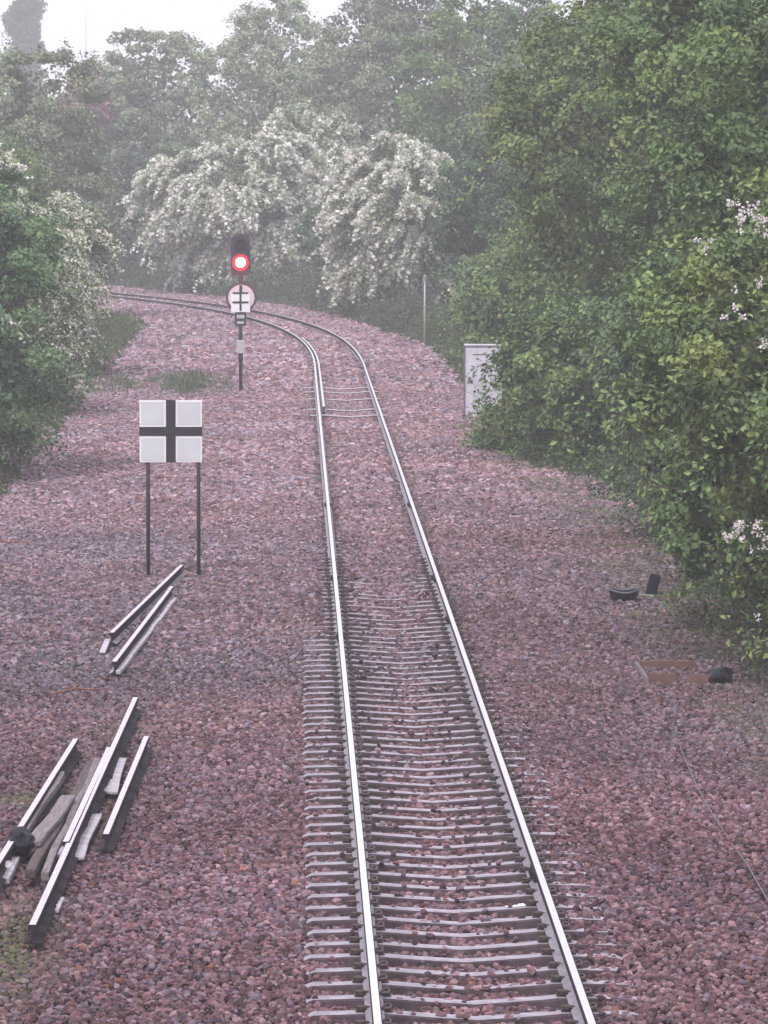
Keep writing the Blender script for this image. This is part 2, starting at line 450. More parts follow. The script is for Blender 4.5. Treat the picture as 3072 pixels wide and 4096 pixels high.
track = empty('railway_track', (1.32, 34, -.165), 'single railway track on concrete sleepers curving away left through the cutting', 'railway track')
def child(name, me, parent, world=True):
    o = link(name, me, parent)
    if world: o.location = -parent.location
    return o
RM = [M['head'], M['web'], M['foot']]
rails = []
for u in (-.7525, .7525):
    rails.append(child('rail', rail_mesh('rail', track_line(u, 24, 285), RM), track))
rails[0]['label'] = 'left running rail'; rails[1]['label'] = 'right running rail'
ck = child('check_rail', rail_mesh('check_rail', [p for p in track_line(-.7525 + .125, 124.5, 176, -.006)], RM), track)
# flared end of the check rail
fp = track_line(-.7525 + .135, 123.0, 124.4, -.012)
fp[0] = fp[0] + Vector((.10, 0, 0))
# fishplates at the rail joints
for ri, (u, js) in enumerate(((-.7525, (64.0, 73.2, 89.3)), (.7525, (42.4, 66.5, 73.2, 89.3)))):
    for yj in js:
        for sd_ in (-1, 1):
            b = MB(); b.box(0, 0, -.085, .028, .62, .075, bevel=.006)
            for q in (-.22, -.08, .08, .22):
                b.tube([(sd_ * .014, q, -.085), (sd_ * .04, q, -.085)], .016, 6)
            o = b.build('fishplate', M['web'], rails[ri])
            o.location = (float(xc(yj)) + u + sd_ * .026, yj, 0)

# concrete sleeper, dished towards the middle
def sleeper_mesh():
    us = [-1.25, -1.2, -1.0, -.86, -.64, -.45, -.25, 0, .25, .45, .64, .86, 1.0, 1.2, 1.25]
    def top(u):
        a = abs(u)
        if a > .62: return -.166 - .012 * max(0, a - .88) / .37
        return -.166 - .046 * (1 - a / .62) ** .8
    bm = bmesh.new(); rings = []
    for u in us:
        e = .02 if abs(u) > 1.22 else 0
        z = top(u) - e
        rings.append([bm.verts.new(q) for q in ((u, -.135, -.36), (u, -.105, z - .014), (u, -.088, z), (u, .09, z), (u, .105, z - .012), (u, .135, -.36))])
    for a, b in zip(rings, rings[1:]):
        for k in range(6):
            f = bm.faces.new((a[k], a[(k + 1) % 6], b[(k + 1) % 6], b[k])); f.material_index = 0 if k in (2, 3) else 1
    bm.faces.new(rings[0]); bm.faces.new(rings[-1][::-1])
    bmesh.ops.recalc_face_normals(bm, faces=bm.faces)
    me = bpy.data.meshes.new('sleeper'); bm.to_mesh(me); bm.free(); me.materials.append(M['concrete']); me.materials.append(M['concrete_side'])
    return me
def clip_mesh():
    b = MB()
    b.tube([(0, -.05, .0), (.0, .03, .012), (.02, .06, .03), (.05, .055, .035), (.062, .02, .03), (.055, -.03, .02), (.02, -.055, .022), (-.03, -.03, .012)], .011, 6)
    b.box(.03, 0, .0, .09, .06, .022, bevel=.005)
    bmesh.ops.recalc_face_normals(b.bm, faces=b.bm.faces)
    me = bpy.data.meshes.new('rail_clip'); b.bm.to_mesh(me); b.bm.free(); me.materials.append(M['clip'])
    return me
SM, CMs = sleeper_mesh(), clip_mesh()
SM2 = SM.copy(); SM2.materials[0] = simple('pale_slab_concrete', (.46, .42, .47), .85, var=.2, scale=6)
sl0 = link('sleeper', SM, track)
clips0 = []
for sx in (-1, 1):
    for side in (-1, 1):
        c = link('rail_clip', CMs, sl0)
        c.location = (sx * .7525 + side * .062, 0, -.152)
        c.rotation_euler = (0, 0, 0 if side > 0 else math.pi)
        clips0.append(c)
for k, y in enumerate(SLEEPERS):
    o = sl0 if k == 0 else sl0.copy()
    if k: COL.objects.link(o)
    o.parent = track
    j = random.uniform(-.02, .02)
    o.location = (j, y - 34, .165 + random.uniform(-.004, .002))
    o.rotation_euler = (0, 0, random.uniform(-.008, .008))
    if k and y < 78:
        for c in clips0:
            d = c.copy(); COL.objects.link(d); d.parent = o

for k, y in enumerate(BEARERS):
    o = link('wide_bearer', SM2, track)
    o.location = (random.uniform(-.03, .03), y - 34, .170)
    o.scale = (.96 if k else .9, 2.6, 1)
# ------------------------------------------------------------------ sign with a black cross
P0 = at(593, 2305, -.27); P1 = at(796, 2312, -.27)
yS = (P0.y + P1.y) / 2
pxm = yS / F * 1.0                                          # metres per photograph pixel there
sign = empty('cross_sign', ((P0.x + P1.x) / 2, yS, -.29), 'large square white board with black cross on two dark posts', 'sign')
hb0 = (2305 - 1838) * pxm; hb1 = (2305 - 1589) * pxm
wS = 250 * pxm; bx = (685.5 - 694.5) * pxm
def sx(b, name, m): return b.build(name, m, sign)
for s in (-1, 1):
    b = MB(); b.tube([(s * 101 * pxm, 0, -.3), (s * 101 * pxm, 0, hb1 * .97)], .030, 10); b.box(s * 101 * pxm, 0, .02, .12, .12, .02)
    sx(b, 'post', M['post'])
b = MB(); b.box(bx, -.045, (hb0 + hb1) / 2, wS, .02, hb1 - hb0, bevel=.006); panel = sx(b, 'board', M['white_border'])
hh = hb1 - hb0; cw = .155 * wS
for ix in (-1, 1):
    for iz in (-1, 1):
        q = (wS - cw) / 2
        b = MB(); b.box(bx + ix * (cw / 2 + q / 2 + .002), -.0575, (hb0 + hb1) / 2 + iz * (cw / 2 + (hh - cw) / 4 + .002), q - .055, .004, (hh - cw) / 2 - .055)
        b.build('white_quarter', M['white'], panel)
b = MB(); b.box(bx, -.0595, (hb0 + hb1) / 2, cw, .008, hh + .006); b.box(bx, -.0595, (hb0 + hb1) / 2, wS + .006, .0074, cw * .93); b.build('cross', M['black'], panel)
b = MB(); b.box(bx, -.024, hb0 + hh * .25, wS * .96, .022, .04); b.box(bx, -.024, hb0 + hh * .75, wS * .96, .022, .04); sx(b, 'back_rail', M['galv'])

# ------------------------------------------------------------------ railway signal at danger
B0 = at(960, 1573, -.27)
k = B0.y / F
def hz(y): return (1573 - y) * k
def hx(x): return (x - 963) * k
sig = empty('railway_signal', (B0.x + 3 * k, B0.y, -.29), 'tall thin railway signal post showing a bright red light', 'railway signal')
b = MB()
b.tube([(0, 0, -.3), (0, 0, hz(1100))], .052, 12); b.box(0, 0, .03, .34, .3, .06, bevel=.01)
b.build('post', M['post'], sig)
b = MB(); b.box(0, -.01, (hz(1357) + hz(1410)) / 2, 31 * k, .16, 53 * k, bevel=.01); bxo = b.build('grey_case', M['grey'], sig)
b = MB(); b.box(0, -.0, (hz(1412) + hz(1440)) / 2, 19 * k, .15, 27 * k, bevel=.008); b.build('junction_box', M['dark'], sig)
# identification plate holder
b = MB(); b.box(0, -.07, (hz(1248) + hz(1300)) / 2, 46 * k, .05, 50 * k, bevel=.008); idp = b.build('identity_plate', M['dark'], sig)
b = MB(); b.box(0, -.099, hz(1263), 30 * k, .008, 15 * k, bevel=.003); b.build('plate_panel', M['grey'], idp)
b = MB(); b.box(0, -.099, hz(1287), 28 * k, .008, 10 * k, bevel=.003); b.build('plate_panel', M['grey'], idp)
# small white board with black cross
b = MB(); b.box(0, -.14, (hz(1172) + hz(1245)) / 2, 76 * k, .02, 73 * k, bevel=.004); cb = b.build('small_cross_board', M['brightwhite'], sig)
b = MB(); b.box(0, -.155, (hz(1172) + hz(1240)) / 2, 8 * k, .008, 68 * k); b.box(0, -.155, hz(1206), 64 * k, .0074, 8 * k); b.box(0, -.153, hz(1169), 62 * k, .01, 7 * k); b.build('cross', M['black'], cb)
# round board behind it
b = MB(); b.disc((3 * k, -.085, hz(1188)), 59 * k, .02, 40); rd = b.build('round_sign', M['rim_red'], sig)
b = MB(); b.disc((3 * k, -.1, hz(1188)), 52 * k, .012, 40); b.build('sign_face', M['disc'], rd)
b = MB(); b.disc((3 * k, -.074, hz(1188)), 61.5 * k, .006, 40); b.build('sign_edge', M['dark'], rd)
b = MB(); b.box(1 * k, -.11, (hz(1140) + hz(1165)) / 2, 11 * k, .02, 30 * k); b.build('bracket', M['dark'], sig)
# head: backboard with rounded top, two hooded aspects, the lower one lit red
hw = 39 * k; zt, zb = hz(933), hz(1098)
pts = [(-hw * .9, zb), (hw * .9, zb), (hw, zb + .06), (hw, zt - hw * .8)]
for a in range(1, 12):
    an = math.pi * a / 12
    pts.append((hw * math.cos(an), zt - hw * .8 + hw * .8 * math.sin(an)))
pts += [(-hw, zt - hw * .8), (-hw, zb + .06)]
b = MB(); b.poly_xz(pts, -.06, -.03); head = b.build('backboard', M['backboard'], sig)
b = MB(); b.box(0, .07, (zt + zb) / 2 + .02, hw * 1.1, .2, (zt - zb) * .8, bevel=.02); b.build('signal_case', M['dark'], sig)
def hood(zc, rad):
    bm = MB(); seg = 20; n = seg + 1
    rings = []
    for (y_, rr) in ((-.06, rad), (-.30, rad)):
        rings.append([bm.bm.verts.new((rr * math.cos(a), y_, zc + rr * math.sin(a))) for a in np.linspace(R(-35), R(215), n)])
    rings2 = [[bm.bm.verts.new((q.co.x * .95, q.co.y, zc + (q.co.z - zc) * .95)) for q in r_] for r_ in rings]
    for a, c in ((rings[0], rings[1]), (rings2[1], rings2[0]), (rings[1], rings2[1])):
        for i_ in range(seg): bm.bm.faces.new((a[i_], a[i_ + 1], c[i_ + 1], c[i_]))
    return bm
LZ = hz(1047)
hood(LZ, .25).build('hood', M['dark'], head)
hood(LZ + .47, .17).build('hood', M['dark'], head)
b = MB(); b.disc((0, -.07, LZ + .47), .12, .02, 28); b.build('unlit_lens', simple('unlit_glass', (.02, .03, .03), .1, var=.1), head)
def emis(name, c, s):
    m, t, p = mat(name)
    p.inputs['Base Color'].default_value = (0, 0, 0, 1)
    p.inputs['Emission Color'].default_value = (*c, 1); p.inputs['Emission Strength'].default_value = s
    return m
b = MB(); b.disc((0, -.075, LZ), .24, .02, 32); b.build('glow_ring', emis('red_glow', (1.0, .02, .05), .8), head)  # emissive ring added for the red glow around the lens
b = MB(); b.disc((0, -.09, LZ), .145, .02, 32, .13); b.build('red_lens', emis('red_lamp', (1.0, .35, .30), 14), head)
ld = bpy.data.lights.new('signal_lamp', 'POINT'); ld.energy = 10; ld.color = (1, .02, .06); ld.shadow_soft_size = .06
lo = bpy.data.objects.new('signal_lamp', ld); COL.objects.link(lo); lo.parent = sig; lo.location = (0, -.26, LZ)

# ------------------------------------------------------------------ relay cabinet half hidden by the hedge
C0 = at(1861, 1672, -.27); k = C0.y / F
cab = empty('relay_cabinet', (C0.x, C0.y, -.29), 'pale grey lineside equipment cabinet half hidden by overhanging leaves', 'equipment cabinet')
W_, H_, D_ = .92, 290 * k, .55
b = MB(); b.box(W_ / 2, D_ / 2, H_ / 2 + .04, W_, D_, H_ - .06, bevel=.012); body = b.build('cabinet_body', M['cabinet'], cab)
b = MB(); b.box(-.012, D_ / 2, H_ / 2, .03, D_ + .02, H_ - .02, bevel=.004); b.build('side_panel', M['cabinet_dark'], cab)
b = MB(); b.box(W_ / 2, D_ / 2 - .02, H_ + .03, W_ + .03, D_ + .05, .03, bevel=.008); b.build('cabinet_roof', M['cabinet'], cab)
b = MB(); b.box(W_ / 2, D_ / 2, -.05, W_ + .1, D_ + .1, .16, bevel=.01); b.build('plinth', M['concrete'], cab)
b = MB(); b.box(W_ / 2, -.012, H_ / 2 + .04, W_ - .1, .024, H_ - .22, bevel=.006); dr = b.build('door', M['cabinet'], cab)
b = MB(); b.box(W_ * .82, -.035, H_ * .55, .025, .03, .14, bevel=.006); b.build('handle', M['dark'], dr)
b = MB(); b.box(W_ * .45, -.028, H_ * .89, W_ * .5, .012, .02); b.build('vent', M['cabinet_dark'], dr)

# thin pale marker post
q0 = at(1698, 1384, -.27); k = q0.y / F
mp_ = empty('marker_post', (q0.x, q0.y, -.32), 'thin pale grey upright post beside the undergrowth on the curve', 'post')
b = MB(); b.tube([(0, 0, -.2), (0.01, 0, 290 * k)], .034, 8); b.build('pole', M['galv'], mp_)
b = MB(); b.box(-.01, -.045, 270 * k, .10, .012, .16, bevel=.003); b.build('plate', M['galv'], mp_)
# short stake
q0 = at(2705, 2935, -.26); k = q0.y / F
st = empty('stake', (q0.x, q0.y, -.27), 'short thin blue-grey stake standing alone in the gravel', 'stake')
b = MB(); b.tube([(0, 0, -.1), (-.006, 0, .10)], [.014, .014], 6); b.build('stake_foot', M['cable'], st)
b = MB(); b.tube([(-.006, 0, .10), (-.012, 0, 122 * k)], [.014, .012], 6); b.build('stake_shaft', M['cable'], st)

# ------------------------------------------------------------------ scrap rails lying on the left
def scrap(name, a, b_, label, roll=0.0, zt=None, group='old rails dumped left of the track', scale=1.0, foot='scrap_foot'):
    za = zt[0] if zt else -.085; zb_ = zt[1] if zt else -.085
    pa, pb = at(a[0], a[1], za), at(b_[0], b_[1], zb_)
    mid = (pa + pb) / 2
    n = 9
    pts = [pa.lerp(pb, i_ / (n - 1)) - mid for i_ in range(n)]
    prof = [(x * scale, z * scale) for x, z in PROF]
    me = rail_mesh(name, pts, [M['scrap_head'], M['scrap_web'], M[foot]], prof)
    o = link(name, me); o.location = mid
    if roll: 
        ax = (pb - pa).normalized(); o.rotation_mode = 'QUATERNION'
        from mathutils import Quaternion
        o.rotation_quaternion = Quaternion(ax, roll)
    tag(o, label, 'rail', group)
    return o
scrap('scrap_rail', (446, 2530), (727, 2259), 'long old rail lying nearest the foot of the cross sign, left one of its pair', foot='scrap_foot_pale')
scrap('scrap_rail', (457, 2646), (687, 2345), 'old rail beside the cross sign posts, right one crossing its neighbour', foot='scrap_foot_pale')
scrap('scrap_rail', (129, 3699), (542, 2789), 'longest dumped rail, reaching from the timbers to well beyond the pile', zt=(-.06, -.07))
scrap('scrap_rail', (423, 3336), (586, 2944), 'short lone rail lying on the track side of the timber pile')
scrap('scrap_rail', (-60, 3530), (303, 2954), 'old rail on the outer left edge of the timber pile, running out of frame', zt=(-.06, -.09))
scrap('scrap_rail', (263, 3366), (437, 2988), 'bright old rail squeezed between timbers and the longest rail', zt=(-.05, -.07), scale=.98)

def bar(name, a, b_, wdt, thk, m, z, label, cat, group=None, wob=0.0, bev=.01):
    """a timber whose top face runs between two picture points at height z"""
    z2 = z if not isinstance(z, tuple) else z[1]; z1 = z if not isinstance(z, tuple) else z[0]
    pa, pb = at(a[0], a[1], z1), at(b_[0], b_[1], z2)
    d = pb - pa; L = d.length; mid = (pa + pb) / 2
    q = MB(); vs = q.box(0, 0, -thk / 2, wdt, L, thk, bevel=bev)
    bmesh.ops.subdivide_edges(q.bm, edges=[e for e in q.bm.edges if e.calc_length() > L * .5], cuts=9)
    for v_ in q.bm.verts:
        v_.co.x += wob * math.sin(v_.co.y * 1.9 + wdt * 50); v_.co.z += wob * .6 * math.sin(v_.co.y * 2.7 + thk * 90) + random.uniform(-.003, .003)
    o = q.build(name, m); o.location = mid
    o.rotation_euler = (math.asin(d.z / L), 0, math.atan2(-d.x, d.y))
    return tag(o, label, cat, group)
TG = 'weathered timbers in the pile'
bar('timber', (75, 3335), (240, 3085), .11, .07, M['timber'], -.12, 'grey weathered timber directly beside the outermost rail', 'timber', TG, .01)
bar('timber', (135, 3365), (275, 3180), .14, .05, M['timber'], -.07, 'widest pale grey split timber on top of the pile', 'timber', TG, .008)
bar('timber', (120, 3480), (372, 3040), .09, .08, M['timber_dark'], -.13, 'long dark brown timber in the middle of the pile', 'timber', TG, .015)
bar('timber', (175, 3490), (395, 3030), .07, .08, M['timber'], -.13, 'narrow grey timber lying against the bright squeezed rail', 'timber', TG, .012)
bar('timber', (20, 3510), (70, 3415), .07, .06, M['board'], -.2, 'short pale stick poking out below the black bag', 'timber', TG, .004)
BG = 'pale broken boards beside the rails'
bar('board', (452, 3165), (490, 3030), .085, .03, M['board'], -.2, 'pale broken board between the two rails nearest the track', 'board', BG, .006)
bar('board', (430, 3165), (446, 3115), .10, .03, M['board'], -.21, 'short pale scrap of board touching the upper broken board', 'board', BG, .004)
bar('board', (312, 3425), (385, 3255), .10, .03, M['board'], -.2, 'longer pale board under the track side of the longest rail', 'board', BG, .008)
bar('board', (215, 3640), (240, 3585), .085, .03, M['board'], -.21, 'small pale board scrap near the lower end of the longest rail', 'board', BG, .004)
bar('board', (225, 3415), (255, 3370), .10, .04, M['board'], -.16, 'pale board end poking out below the bright squeezed rail', 'board', BG, .004)
bar('steel_strip', (474, 2682), (700, 2390), .06, .05, M['board'], -.19, 'long thin pale strip lying against the right rail of the upper pair', 'strip', None, .008)
bar('board', (409, 2605), (432, 2555), .08, .03, M['board'], -.2, 'tiny pale end piece under the left rail by the sign', 'board', BG, .002)
bar('board', (512, 2630), (532, 2608), .07, .03, M['board'], -.21, 'tiny pale chip beside the right rail by the sign', 'board', BG, .002)

def lump(name, c, size, m, seed, n=3, amp=.3, flat=1.0):
    n = 3
    r_ = random.Random(seed)
    q = MB(); bmesh.ops.create_icosphere(q.bm, subdivisions=n, radius=1)
    ph = [(Vector((r_.gauss(0, 1), r_.gauss(0, 1), r_.gauss(0, 1))) * 2.2, r_.uniform(0, 6)) for _ in range(9)]
    for v_ in q.bm.verts:
        p = v_.co.copy(); s = sum(math.sin(a.dot(p) + f_) for a, f_ in ph) / 9
        v_.co = Vector((p.x * size[0], p.y * size[1], max(p.z, -.75) * size[2])) * (1 + amp * 1.2 * s + r_.uniform(-.13, .13))
    o = q.build(name, m); o.location = c
    return o
c = at(80, 3410, -.2); tag(lump('plastic_bag', c + Vector((0, 0, .10)), (.13, .34, .12), M['plastic'], 3, amp=.7), 'crumpled black plastic bag on the lower end of the timbers', 'bag')
c = at(22, 3462, -.2); tag(lump('rag', c, (.06, .16, .05), M['rag'], 5, amp=.4), 'small white rag beside the black bag', 'rag')

# rusty rod in the gravel, left
def wire(name, pix, z, r_, m, label, cat):
    pts = [at(x, y, z + dz) for x, y, dz in pix]
    o0 = pts[0].copy()
    q = MB(); q.tube([p - o0 for p in pts], r_, 6); o = q.build(name, m); o.location = o0
    return tag(o, label, cat)
wire('rusty_rod', [(205, 2775, 0), (260, 2764, .02), (300, 2752, .03), (350, 2757, .01), (395, 2758, 0)], -.245, .012, M['rust'], 'thin orange rusty rod lying above the timber pile', 'rod')
wire('rusty_bar', [(-30, 2158, 0), (40, 2168, .02), (95, 2166, .01), (130, 2172, 0)], -.25, .014, M['rust'], 'orange rusty bar in the gravel at the left edge of view', 'bar')
wire('cable', [(2712, 2960, 0), (2740, 3040, .015), (2790, 3150, 0), (2830, 3225, .01), (2925, 3370, 0), (2990, 3460, .01), (3064, 3591, 0), (3160, 3760, 0)], -.232, .006, M['cable'], 'thin grey cable snaking over the gravel on the right', 'cable')
# white strip on a sleeper
pw = at(2063, 3628, -.17)
b = MB(); b.box(0, 0, 0, .165, .05, .012, bevel=.004); b.box(.05, .012, .008, .05, .02, .01)
o = b.build('plastic_strip', M['rag']); o.location = (pw.x, min(SLEEPERS, key=lambda q: abs(q - pw.y)), -.17); o.rotation_euler = (0, R(-4), R(4))
tag(o, 'small bright white plastic strip lying on a sleeper inside the right rail', 'plastic strip')

# black tub and post by the right hedge
q0 = at(2495, 2420, -.27); k = q0.y / F
tub = empty('plastic_tub', (q0.x, q0.y, -.28), 'squashed black plastic tub on the gravel at the hedge foot', 'tub')
q = MB(); seg = 24; wt = 62 * k
rings = []
for (rr, z_) in ((.72, 0), (.9, .11), (1.0, .2), (.93, .2), (.82, .10)):
    rings.append([q.bm.verts.new((rr * wt * math.cos(a), rr * .2 * math.sin(a) * 1.3, z_ + (.05 * (math.cos(a) ** 2) if z_ > .05 else 0))) for a in np.linspace(0, 2 * math.pi, seg, endpoint=False)])
for a, c in zip(rings, rings[1:]):
    for i_ in range(seg): q.bm.faces.new((a[i_], a[(i_ + 1) % seg], c[(i_ + 1) % seg], c[i_]))
q.bm.faces.new(rings[0][::-1]); q.bm.faces.new(rings[-1])
q.build('tub_body', M['plastic'], tub)
q = MB(); q.tube([(wt * math.cos(a) * 1.03, .26 * math.sin(a) * 1.03, .205 + .05 * math.cos(a) ** 2) for a in np.linspace(0, 2 * math.pi, 25)], .014, 6); q.build('rim', M['cable'], tub)
q0 = at(2610, 2385, -.27)
post = empty('broken_post', (q0.x, q0.y, -.28), 'leaning dark broken post stump beside the black tub', 'post')
q = MB(); q.box(0, 0, .16, .16, .14, .36, rot=Matrix.Rotation(.25, 3, 'Y'), bevel=.015); q.build('post_stump', M['plastic'], post)
q = MB(); q.box(-.04, -.02, .36, .035, .05, .2, rot=Matrix.Rotation(-.35, 3, 'Y'), bevel=.004); q.build('splinter', M['timber'], post)
q = MB(); q.box(-.02, -.16, .03, .36, .08, .03, rot=Matrix.Rotation(.05, 3, 'Y'), bevel=.006); q.build('loose_slat', M['galv'], post)
# brown boxes (old cable chamber)
q0 = at(2652, 2740, -.26); k = q0.y / F
bxx = empty('cable_chamber', (q0.x, q0.y, -.28), 'low rust-brown open wooden cable chamber sunk in the gravel', 'cable chamber')
wv = 54 * k
q = MB(); q.box(0, 0, .08, wv * 2, .04, .17, bevel=.008); q.build('front_board', M['brown'], bxx)
q = MB(); q.box(wv * 3.1, .02, .07, wv * 2.4, .04, .15, bevel=.008); q.build('front_board', M['brown'], bxx)
q = MB(); q.box(-wv - .025, 1.0, .05, .04, 2.0, .12, bevel=.008); q.build('side_board', M['timber'], bxx)
q = MB(); q.box(wv * 1.2, 2.05, .05, wv * 4.2, .04, .12, bevel=.008); q.build('back_board', M['brown'], bxx)
c = at(2880, 2712, -.2); tag(lump('rubble_sack', c, (.17, .3, .10), M['plastic'], 9, amp=.7), 'dark blue-black sack at the right end of the cable chamber', 'sack')

# ------------------------------------------------------------------ trees
def nrm(a): return a / np.maximum(np.linalg.norm(a, axis=-1, keepdims=True), 1e-9)
def leaf_arrays(P, N, size, col, bias=.9, aspect=.62):
    n = len(P)
    nn = nrm(N * bias + nrm(rng.normal(size=(n, 3))))
    t = nrm(np.cross(nn, rng.normal(size=(n, 3)))); b = np.cross(nn, t)
    L = (size * rng.uniform(.65, 1.3, n))[:, None]; W = L * aspect
    Vv = np.stack([P - t * L * .5, P + b * W * .5 + nn * L * .12, P + t * L * .5, P - b * W * .5 + nn * L * .12], 1)
    return Vv.reshape(-1, 3), np.arange(4 * n).reshape(-1, 4), np.repeat(col, 4, 0)
GREENS = {
    'mid': [(.088, .140, .052), (.066, .11, .045), (.122, .172, .06)],
    'yellow': [(.14, .19, .045), (.10, .15, .045), (.19, .23, .06)],
    'dark': [(.048, .085, .044), (.038, .066, .04), (.068, .108, .052)],
    'blue': [(.085, .125, .078), (.064, .10, .07), (.11, .15, .088)],
    'pale': [(.175, .215, .135), (.145, .18, .115), (.205, .24, .16)],  # far trees, lightened so that haze is painted into the leaves
    'fresh': [(.108, .155, .058), (.078, .118, .05), (.15, .19, .065)],
    'copper': [(.15, .085, .095), (.11, .065, .08), (.17, .11, .11)],
}
def ellip_dirs(n):
    return nrm(rng.normal(size=(n, 3)))
def crown_points(cx, cy, zb, zt, rx, ry, nl, nc, sparse):
    """lobes -> clump centres on their free surfaces"""
    c = np.array([cx, cy, (zb + zt) / 2]); rad = np.array([rx, ry, (zt - zb) / 2])
    d = ellip_dirs(nl)
    lc = d * rad * rng.uniform(.35, .72, (nl, 1))
    lc = np.vstack([lc, [[0, 0, -rad[2] * .55]], [[0, 0, rad[2] * .35]]])
    lr = rng.uniform(.34, .5, (len(lc), 1)) * np.array([[rx, ry, min(rad[2], 1.3 * rx)]])
    out = []; outn = []
    need = nc
    while need > 0:
        k_ = rng.integers(0, len(lc), need * 3)
        dd = ellip_dirs(need * 3)
        p = lc[k_] + dd * lr[k_] * rng.uniform(.85, 1.08, (need * 3, 1))
        q = np.linalg.norm((p[:, None, :] - lc[None]) / lr[None], axis=2)
        q[np.arange(len(p)), k_] = 9
        ok = (q.min(1) > .86) & (p[:, 2] > -rad[2] * 1.0)
        p = p[ok][:need]; out.append(p); outn.append(nrm(dd[ok][:need] + np.array([0, 0, .25]))); need -= len(p)
        if len(p) == 0: break
    return np.concatenate(out) + c, np.concatenate(outn), lc + c, lr
def limbs(b, base, tips, r0, zsplit):
    """tapered trunk and curved limbs towards the lobes"""
    top = base + Vector((random.uniform(-.3, .3), random.uniform(-.3, .3), zsplit))
    b.tube([base - Vector((0, 0, .4)), base + Vector((.05, 0, zsplit * .3)), base.lerp(top, .7) + Vector((.08, .05, 0)), top], [r0 * 1.35, r0, r0 * .85, r0 * .75], 9)
    for tpt in tips:
        tpt = Vector(tpt); s = base.lerp(top, random.uniform(.55, 1.0))
        m1 = s.lerp(tpt, .35) + Vector((random.uniform(-.3, .3), random.uniform(-.3, .3), .35)); m2 = s.lerp(tpt, .7) + Vector((random.uniform(-.3, .3), random.uniform(-.3, .3), .3))
        rr = r0 * random.uniform(.35, .55)
        b.tube([s, m1, m2, tpt], [rr, rr * .7, rr * .45, rr * .15], 6)
        for _ in range(3):
            e = tpt + Vector((random.gauss(0, 1), random.gauss(0, 1), random.gauss(0, .7))) * .9
            b.tube([m2, m2.lerp(e, .5) + Vector((0, 0, .15)), e], [rr * .4, rr * .25, rr * .06], 5)
def tree(name, label, cx, cy, rx, ry, zb, zt, leaf, n, kind, cat='tree', nl=13, nc=150, group=None, bloom=0, bloomcol=(.78, .74, .70), bloomzone=None, sparse=0, sprays=0, r0=.16, spread=None, sprig=.0, bloomsize=None, tint=1.0):
    global rng
    rng = np.random.default_rng(int(cy * 13) + 1000 + int(cx * 7)); random.seed(int(cy * 31 + cx))
    base = Vector((cx, cy, float(terrain(cx, cy))))
    root = empty(name, base, label, cat, group)
    o_ = np.array(base)
    cp, cn, lc, lr = crown_points(cx, cy, zb, zt, rx, ry, nl, nc, sparse)
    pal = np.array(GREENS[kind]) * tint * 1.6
    per = n // len(cp) + 1
    ctint = rng.uniform(.72, 1.3, (len(cp), 1)); cidx = rng.integers(0, 3, len(cp))
    ccol = pal[cidx] * ctint
    s = spread if spread else (.20 + .06 * rx) * 1.0
    idx = np.repeat(np.arange(len(cp)), per)
    m_ = len(idx)
    csz = rng.uniform(.6, 1.25, len(cp))[idx][:, None] * s
    off = ellip_dirs(m_) * rng.random((m_, 1)) ** .45 * csz * np.array([1, 1, .62])
    P = cp[idx] + off
    N = nrm(off / s + cn[idx] * .8 + np.array([0, 0, .35]))
    C = ccol[idx] * rng.uniform(.75, 1.3, (m_, 1))
    # fresh tips on the outside of the clumps are lighter
    parts = [leaf_arrays(P, N, leaf, C)]
    # interior leaves, larger, fill the heart of the crown
    k_ = int(n * .24); li = rng.integers(0, len(lc), k_)
    Pi = lc[li] + ellip_dirs(k_) * rng.random((k_, 1)) ** .5 * lr[li] * .93
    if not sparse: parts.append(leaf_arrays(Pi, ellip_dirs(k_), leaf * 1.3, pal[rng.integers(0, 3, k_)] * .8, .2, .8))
    tz = base.z + .1
    Fl = []
    if sprays:
        si = rng.integers(0, len(cp), sprays)
        a = cp[si] + rng.normal(size=(sprays, 3)) * .15
        dr_ = nrm(cn[si] + rng.normal(size=(sprays, 3)) * .35 + np.array([0, 0, .3]))
        Ln = rng.uniform(.5, 1.25, sprays) * (.35 + .22 * rx)
        q_ = 26 if leaf > .12 else 34
        t = rng.random((sprays, q_))
        Q = a[:, None] + dr_[:, None] * (Ln[:, None, None] * t[..., None]) - np.array([0, 0, 1]) * (Ln[:, None, None] * .75 * (t ** 2)[..., None])
        Q = Q + rng.normal(size=Q.shape) * (.05 + leaf * .35)
        Q = Q.reshape(-1, 3)
        Q[:, 2] = np.maximum(Q[:, 2], tz + .3 * rng.random(len(Q)))
        nn_ = np.repeat(dr_, q_, 0)
        cc = np.repeat(pal[rng.integers(0, 3, sprays)] * rng.uniform(.8, 1.25, (sprays, 1)), q_, 0) * rng.uniform(.85, 1.2, (len(Q), 1))
        parts.append(leaf_arrays(Q, nn_ + np.array([0, 0, .6]), leaf, cc))
        if bloom:
            z01 = (a[:, 2] - zb) / (zt - zb)
            keep = rng.random(sprays) < bloom
            if bloomzone: keep &= bloomzone(a, z01)
            ki = np.where(keep)[0]
            qb = 30
            t = rng.uniform(.1, 1.05, (len(ki), qb))
            Q = a[ki][:, None] + dr_[ki][:, None] * (Ln[ki][:, None, None] * t[..., None]) - np.array([0, 0, 1]) * (Ln[ki][:, None, None] * .75 * (t ** 2)[..., None])
            Q = Q + rng.normal(size=Q.shape) * .05 + np.array([0, 0, .06])
            Q = Q.reshape(-1, 3)
            cc = np.array([bloomcol]) * rng.uniform(.78, 1.08, (len(Q), 1))
            Fl.append(leaf_arrays(Q, np.array([[0, -.3, 1.0]]), bloomsize or leaf * .72, cc, 1.0, .95))
    Vv, Fc, Cc = join(parts)
    link('crown', mesh_np('crown', Vv - o_, Fc, M['leaf'], Cc), root)
